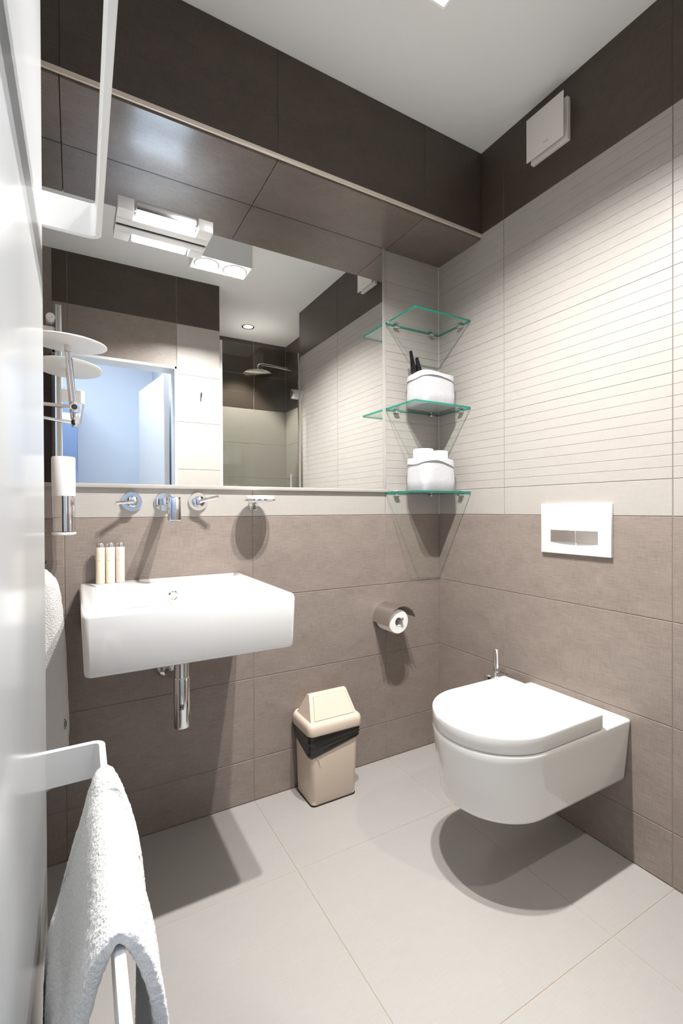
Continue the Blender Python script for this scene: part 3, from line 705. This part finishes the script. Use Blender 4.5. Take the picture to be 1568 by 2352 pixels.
bm = B(); box(bm, XD1-.0155, XD1-.0138, YO-.07, YO-.045, 1.80, 1.90); link_mesh('strike_plate', bm, 'chrome', jb)
# white bracket on the back of the leaf, seen in the mirror
bm = B(); lathe(bm, [(0, .001), (.006, .001), (.007, .004), (.0165, .004), (.0185, 0), (.0185, -.09), (0, -.09)], (XP-.0395, -.742, 1.920), axis='y', n=32); br = link_mesh('coat_hook', bm, 'white_enamel', dr, smooth=40)
bm = B(); box(bm, XP-.10, XP-.021, -.80, -.755, 1.832, 1.888, .012); link_mesh('hook_arm', bm, 'white_enamel', br, smooth=40)

SKEW = .013
def skew(o):
    """the leaf stands a degree wider than square"""
    off = o.parent.location if o.parent else Vector((0, 0, 0))
    for v in o.data.vertices: v.co.x += SKEW*(v.co.y + off.y + .74)
    return o
for c_ in list(dr.children): skew(c_)
# towel rails on the leaf
def rail(z0, z1, label, group='flat white towel rails on the door'):
    xo, y0, y1, th, r = -1.4335, -.742, -1.325, .0095, .014
    path = [(XP-.0002, y0)]
    for i in range(7):
        a = PI/2*i/6; path.append((xo - r + r*math.sin(a), y0 - r + r*math.cos(a)))
    for i in range(7):
        a = PI/2*i/6; path.append((xo - r + r*math.cos(a), y1 + r - r*math.sin(a)))
    path.append((XP-.0002, y1))
    bm = B(); L_ = []
    for i, p in enumerate(path):
        p = Vector(p); a = Vector(path[max(i-1, 0)]); b = Vector(path[min(i+1, len(path)-1)]); d = (b-a).normalized(); nn = Vector((d.y, -d.x))*(th/2)
        q = []
        e = .0012
        for s, z in ((1, z0+e), (1, z1-e), (1-.3, z1), (-1+.3, z1), (-1, z1-e), (-1, z0+e), (-.7, z0), (.7, z0)):
            q.append((p.x + nn.x*s - (nn.x if False else 0), p.y + nn.y*s, z))
        L_.append(q)
    loft(bm, L_)
    o = skew(link_mesh('towel_rail', bm, 'white_enamel', None, smooth=35))
    return tag(o, label, 'towel rail', group)
rail(.612, .674, 'lower flat white towel rail on the open door, under the white towel')
rail(1.556, 1.614, 'upper flat white towel rail on the open door, empty')

# ------------------------------------------------------------------ towel draped over the lower rail
def towel():
    t = thing('draped_towel', 'white terry towel draped over the lower towel rail', 'towel', (-1.434, -.95, .30))
    ny, ns = 60, 90; th = .013
    bm = B(); G = []
    rnd = random.Random(3)
    for j in range(ny+1):
        v = j/ny; y = -.875 - v*(1.200-.875)
        topz = .684 - .003*math.sin(v*PI)
        endz = .0
        # control polyline of the cross-section from left bottom (door side) to right bottom
        wl = .012 + .010*v                     # half-width at the top
        s = v
        lx = lambda f: 0
        zl = .445 - .32*min(1, max(0, (v-.14)/.10)) if v > .14 else .445 - .02*v
        left = [(-1.500 + .006*s, zl), (-1.497+.004*s, .50), (-1.482 + .004*s, .56), (-1.462 - .004*s, .62), (-1.447-.004*s, .668)]
        topp = [(-1.434, topz + .006)]
        right = [(-1.421 + .003*s, .668), (-1.411 + .005*s, .635), (-1.400 + .002*s, .59), (-1.392 - .002*s, .52), (-1.389 - .003*s, .42), (-1.392, .28), (-1.396, .15)]
        pts = [Vector((x, 0, z)) for x, z in left + topp + right]
        cv = catmull(pts, 10)
        # resample
        ls = [0]
        for a, b in zip(cv, cv[1:]): ls.append(ls[-1] + (b-a).length)
        row = []
        for i in range(ns+1):
            f = ls[-1]*i/ns; k = 0
            while k < len(ls)-2 and ls[k+1] < f: k += 1
            u = (f - ls[k])/max(1e-9, ls[k+1]-ls[k]); p = cv[k].lerp(cv[k+1], u)
            side = max(-1, min(1, (p.x+1.434)/.022))
            depth = max(0, .68 - p.z)
            wv = side*depth*(.020*math.sin(v*9+side*1.2) + .012*math.sin(v*19+2*side))
            x = max(p.x + wv, XP+.014)
            row.append(bm.verts.new((x, y + .10*depth*(v-.3)*.6 + .004*math.sin(p.z*22+v*4), p.z)))
        G.append(row)
    for a, b in zip(G, G[1:]):
        for i in range(ns): bm.faces.new((a[i], a[i+1], b[i+1], b[i]))
    o = skew(link_mesh('cloth', bm, 'terry', t))
    for p in o.data.polygons: p.use_smooth = True
    m = o.modifiers.new('thickness', 'SOLIDIFY'); m.thickness = th; m.offset = 0; m.use_rim = True
    m = o.modifiers.new('round', 'SUBSURF'); m.levels = 2; m.render_levels = 2
    tex = bpy.data.textures.new('terry_loops', 'CLOUDS'); tex.noise_scale = .0042; tex.noise_depth = 1
    m = o.modifiers.new('loops', 'DISPLACE'); m.texture = tex; m.strength = .0024; m.mid_level = .5; m.texture_coords = 'LOCAL'
    bm = B(); box(bm, -1.412, -1.3985, -.985, -.970, .574, .612, .0006); link_mesh('care_tag', bm, 'tag_lilac', t)
towel()

# towel hanging on the wall behind the door edge
def wall_towel():
    t = thing('hanging_towel', 'white and beige towel hanging from a chrome hook beside the washbasin', 'towel', (-1.585, -.06, .25))
    prof = [(.918, .012, .020), (.912, .036, .03), (.895, .055, .036), (.865, .072, .042), (.80, .083, .046), (.70, .090, .048), (.60, .094, .046), (.49, .098, .042), (.40, .097, .038), (.335, .092, .034), (.295, .078, .030), (.268, .055, .024), (.255, .025, .014)]
    cvs = catmull([Vector((a, b, c)) for a, b, c in prof], 6)
    bm = B(); L_ = []; n = 64
    for z, hw, hd in cvs:
        lp = []
        for i in range(n):
            a = 2*PI*i/n; c, s = math.cos(a), math.sin(a)
            fold = 1 + .10*math.sin(5*a + z*6)*min(1, (.95-z)*6)
            lp.append((-1.588 + hw*c, -.058 + hd*s*fold*(1 if s < 0 else .8), z))
        L_.append(lp)
    loft(bm, L_); o = link_mesh('cloth', bm, 'terry', t, smooth=80)
    bm = B()                                   # small dark woven monogram: two nested bows
    def on(a, z):
        hw, hd = .0985, .0415; f = 1 + .10*math.sin(5*a + z*6)*min(1, (.95-z)*6)
        return Vector((-1.588 + (hw+.003)*math.cos(a), -.058 + (hd*f+.003)*math.sin(a), z))
    for r_, w_ in ((.016, 1.2), (.009, 1.0)):
        tube(bm, [on(-.62 + .16*math.cos(u_)*r_/.016, .455 + r_*math.sin(u_)) for u_ in [-w_ + 2*w_*k/8 for k in range(9)]], .0009, 6)
    link_mesh('monogram', bm, 'dark_metal', t, smooth=60)
    tex = bpy.data.textures.new('terry_loops_b', 'CLOUDS'); tex.noise_scale = .008
    m = o.modifiers.new('loops', 'DISPLACE'); m.texture = tex; m.strength = .005; m.texture_coords = 'LOCAL'
    return t
wall_towel()
t = thing('towel_hook', 'small chrome hook on the tiled wall above the hanging towel', 'hook', (-1.575, 0, .93))
bm = B(); lathe(bm, [(0, -.006), (.013, -.006), (.014, -.0003)], (-1.56, 0, .925), axis='y', n=24); cyl(bm, (-1.56, -.004, .925), (-1.56, -.075, .930), .006, n=16); cyl(bm, (-1.56, -.072, .918), (-1.56, -.072, .946), .007, n=16)
link_mesh('peg', bm, 'chrome', t, smooth=40)

# ------------------------------------------------------------------ things seen only in the mirror
t = thing('coat_hook', 'small chrome hook on the cream tiles beside the doorway', 'hook', (-.759, YO, 1.82))
bm = B(); cyl(bm, (-.759, YO+.0003, 1.825), (-.759, YO+.022, 1.825), .006, n=16); cyl(bm, (-.759, YO+.019, 1.800), (-.759, YO+.019, 1.832), .0055, n=16); link_mesh('peg', bm, 'chrome', t, smooth=40)
t = thing('shower_door', 'clear glass shower door with chrome hinge and pull handle', 'shower door', (-.32, -1.5, .01))
bm = B(); box(bm, -.600, -.040, -1.504, -1.496, .012, 2.222); gp = link_mesh('glass_pane', bm, 'shower_glass', t)
for z in (1.92, .30):
    bm = B(); box(bm, -.095, -.0395, -1.512, -1.4885, z-.033, z+.033, .002); box(bm, -.038, -.0003, -1.506, -1.494, z-.033, z+.033, .002); link_mesh('hinge', bm, 'chrome', t, smooth=35)
bm = B()
for x in (-.112, ): cyl(bm, (x, -1.475, 1.0), (x, -1.475, 1.335), .007, n=16); cyl(bm, (x, -1.475, 1.03), (x, -1.496, 1.03), .005, n=12); cyl(bm, (x, -1.475, 1.30), (x, -1.496, 1.30), .005, n=12)
link_mesh('pull_handle', bm, 'chrome', t, smooth=40)
bm = B(); box(bm, -.040, -.024, -1.508, -1.492, .012, 2.222, .001); link_mesh('side_profile', bm, 'satin_steel', t, smooth=35)
bm = B(); box(bm, -.619, -.600, -1.508, -1.492, .012, 2.222, .001); link_mesh('side_profile', bm, 'white_frame', t, smooth=35)
t = thing('rain_shower', 'round chrome rain shower head on a bent arm', 'shower head', (.2, -1.95, 2.235))
bm = B(); tube(bm, catmull([(.199, -1.95, 2.235), (.05, -1.95, 2.24), (-.10, -1.95, 2.246), (-.165, -1.95, 2.243), (-.187, -1.95, 2.222), (-.189, -1.95, 2.185)], 6), .010, 16); link_mesh('arm', bm, 'chrome', t, smooth=60)
bm = B(); lathe(bm, [(.012, .026), (.042, .020), (.044, .012), (.11, .008), (.113, .002), (.108, -.002), (0, -.002)], (-.189, -1.95, 2.165), n=48); link_mesh('rose', bm, 'chrome', t, smooth=40)
bm = B(); lathe(bm, [(0, -.008), (.028, -.008), (.028, -.0003)], (.2, -1.95, 2.235), axis='x', n=24); link_mesh('wall_flange', bm, 'chrome', t, smooth=40)
# corridor furniture
t = thing('corridor_door', 'plain white door standing ajar in the blue corridor', 'door', (-.95, -1.95, 0))
bm = B(); 
A_, B_ = Vector((-1.012, -2.30, 0)), Vector((-.925, -1.70, 0)); dd = (B_-A_).normalized(); nn = Vector((dd.y, -dd.x, 0))*.018
for z in (0,): loft(bm, [[tuple(A_-nn+Vector((0, 0, z_))), tuple(B_-nn+Vector((0, 0, z_))), tuple(B_+nn+Vector((0, 0, z_))), tuple(A_+nn+Vector((0, 0, z_)))] for z_ in (.008, 2.0)])
link_mesh('leaf', bm, 'white_enamel', t)
bm = B(); p_ = A_ + dd*.06 - nn*1.0 + Vector((0, 0, 1.05)); tube(bm, [p_, p_ - nn*2.2, p_ - nn*2.2 + dd*.10], .008, 12); link_mesh('handle', bm, 'chrome', t, smooth=60)
t = thing('corridor_cabinet', 'tall dark blue cabinet in the corridor', 'cabinet', (-1.75, -2.7, 0))
bm = B(); box(bm, -2.1, -1.445, -2.899, -2.38, .0, 1.99, .002); link_mesh('body', bm, 'corridor_dark', t, smooth=35)
bm = B(); box(bm, -2.095, -1.775, -2.38, -2.362, .06, 1.985, .001); link_mesh('door', bm, 'corridor_dark', t)
bm = B(); box(bm, -1.77, -1.45, -2.38, -2.362, .06, 1.985, .001); link_mesh('door', bm, 'corridor_dark', t)

for o in bpy.data.objects:
    if '_w' in o: del o['_w']
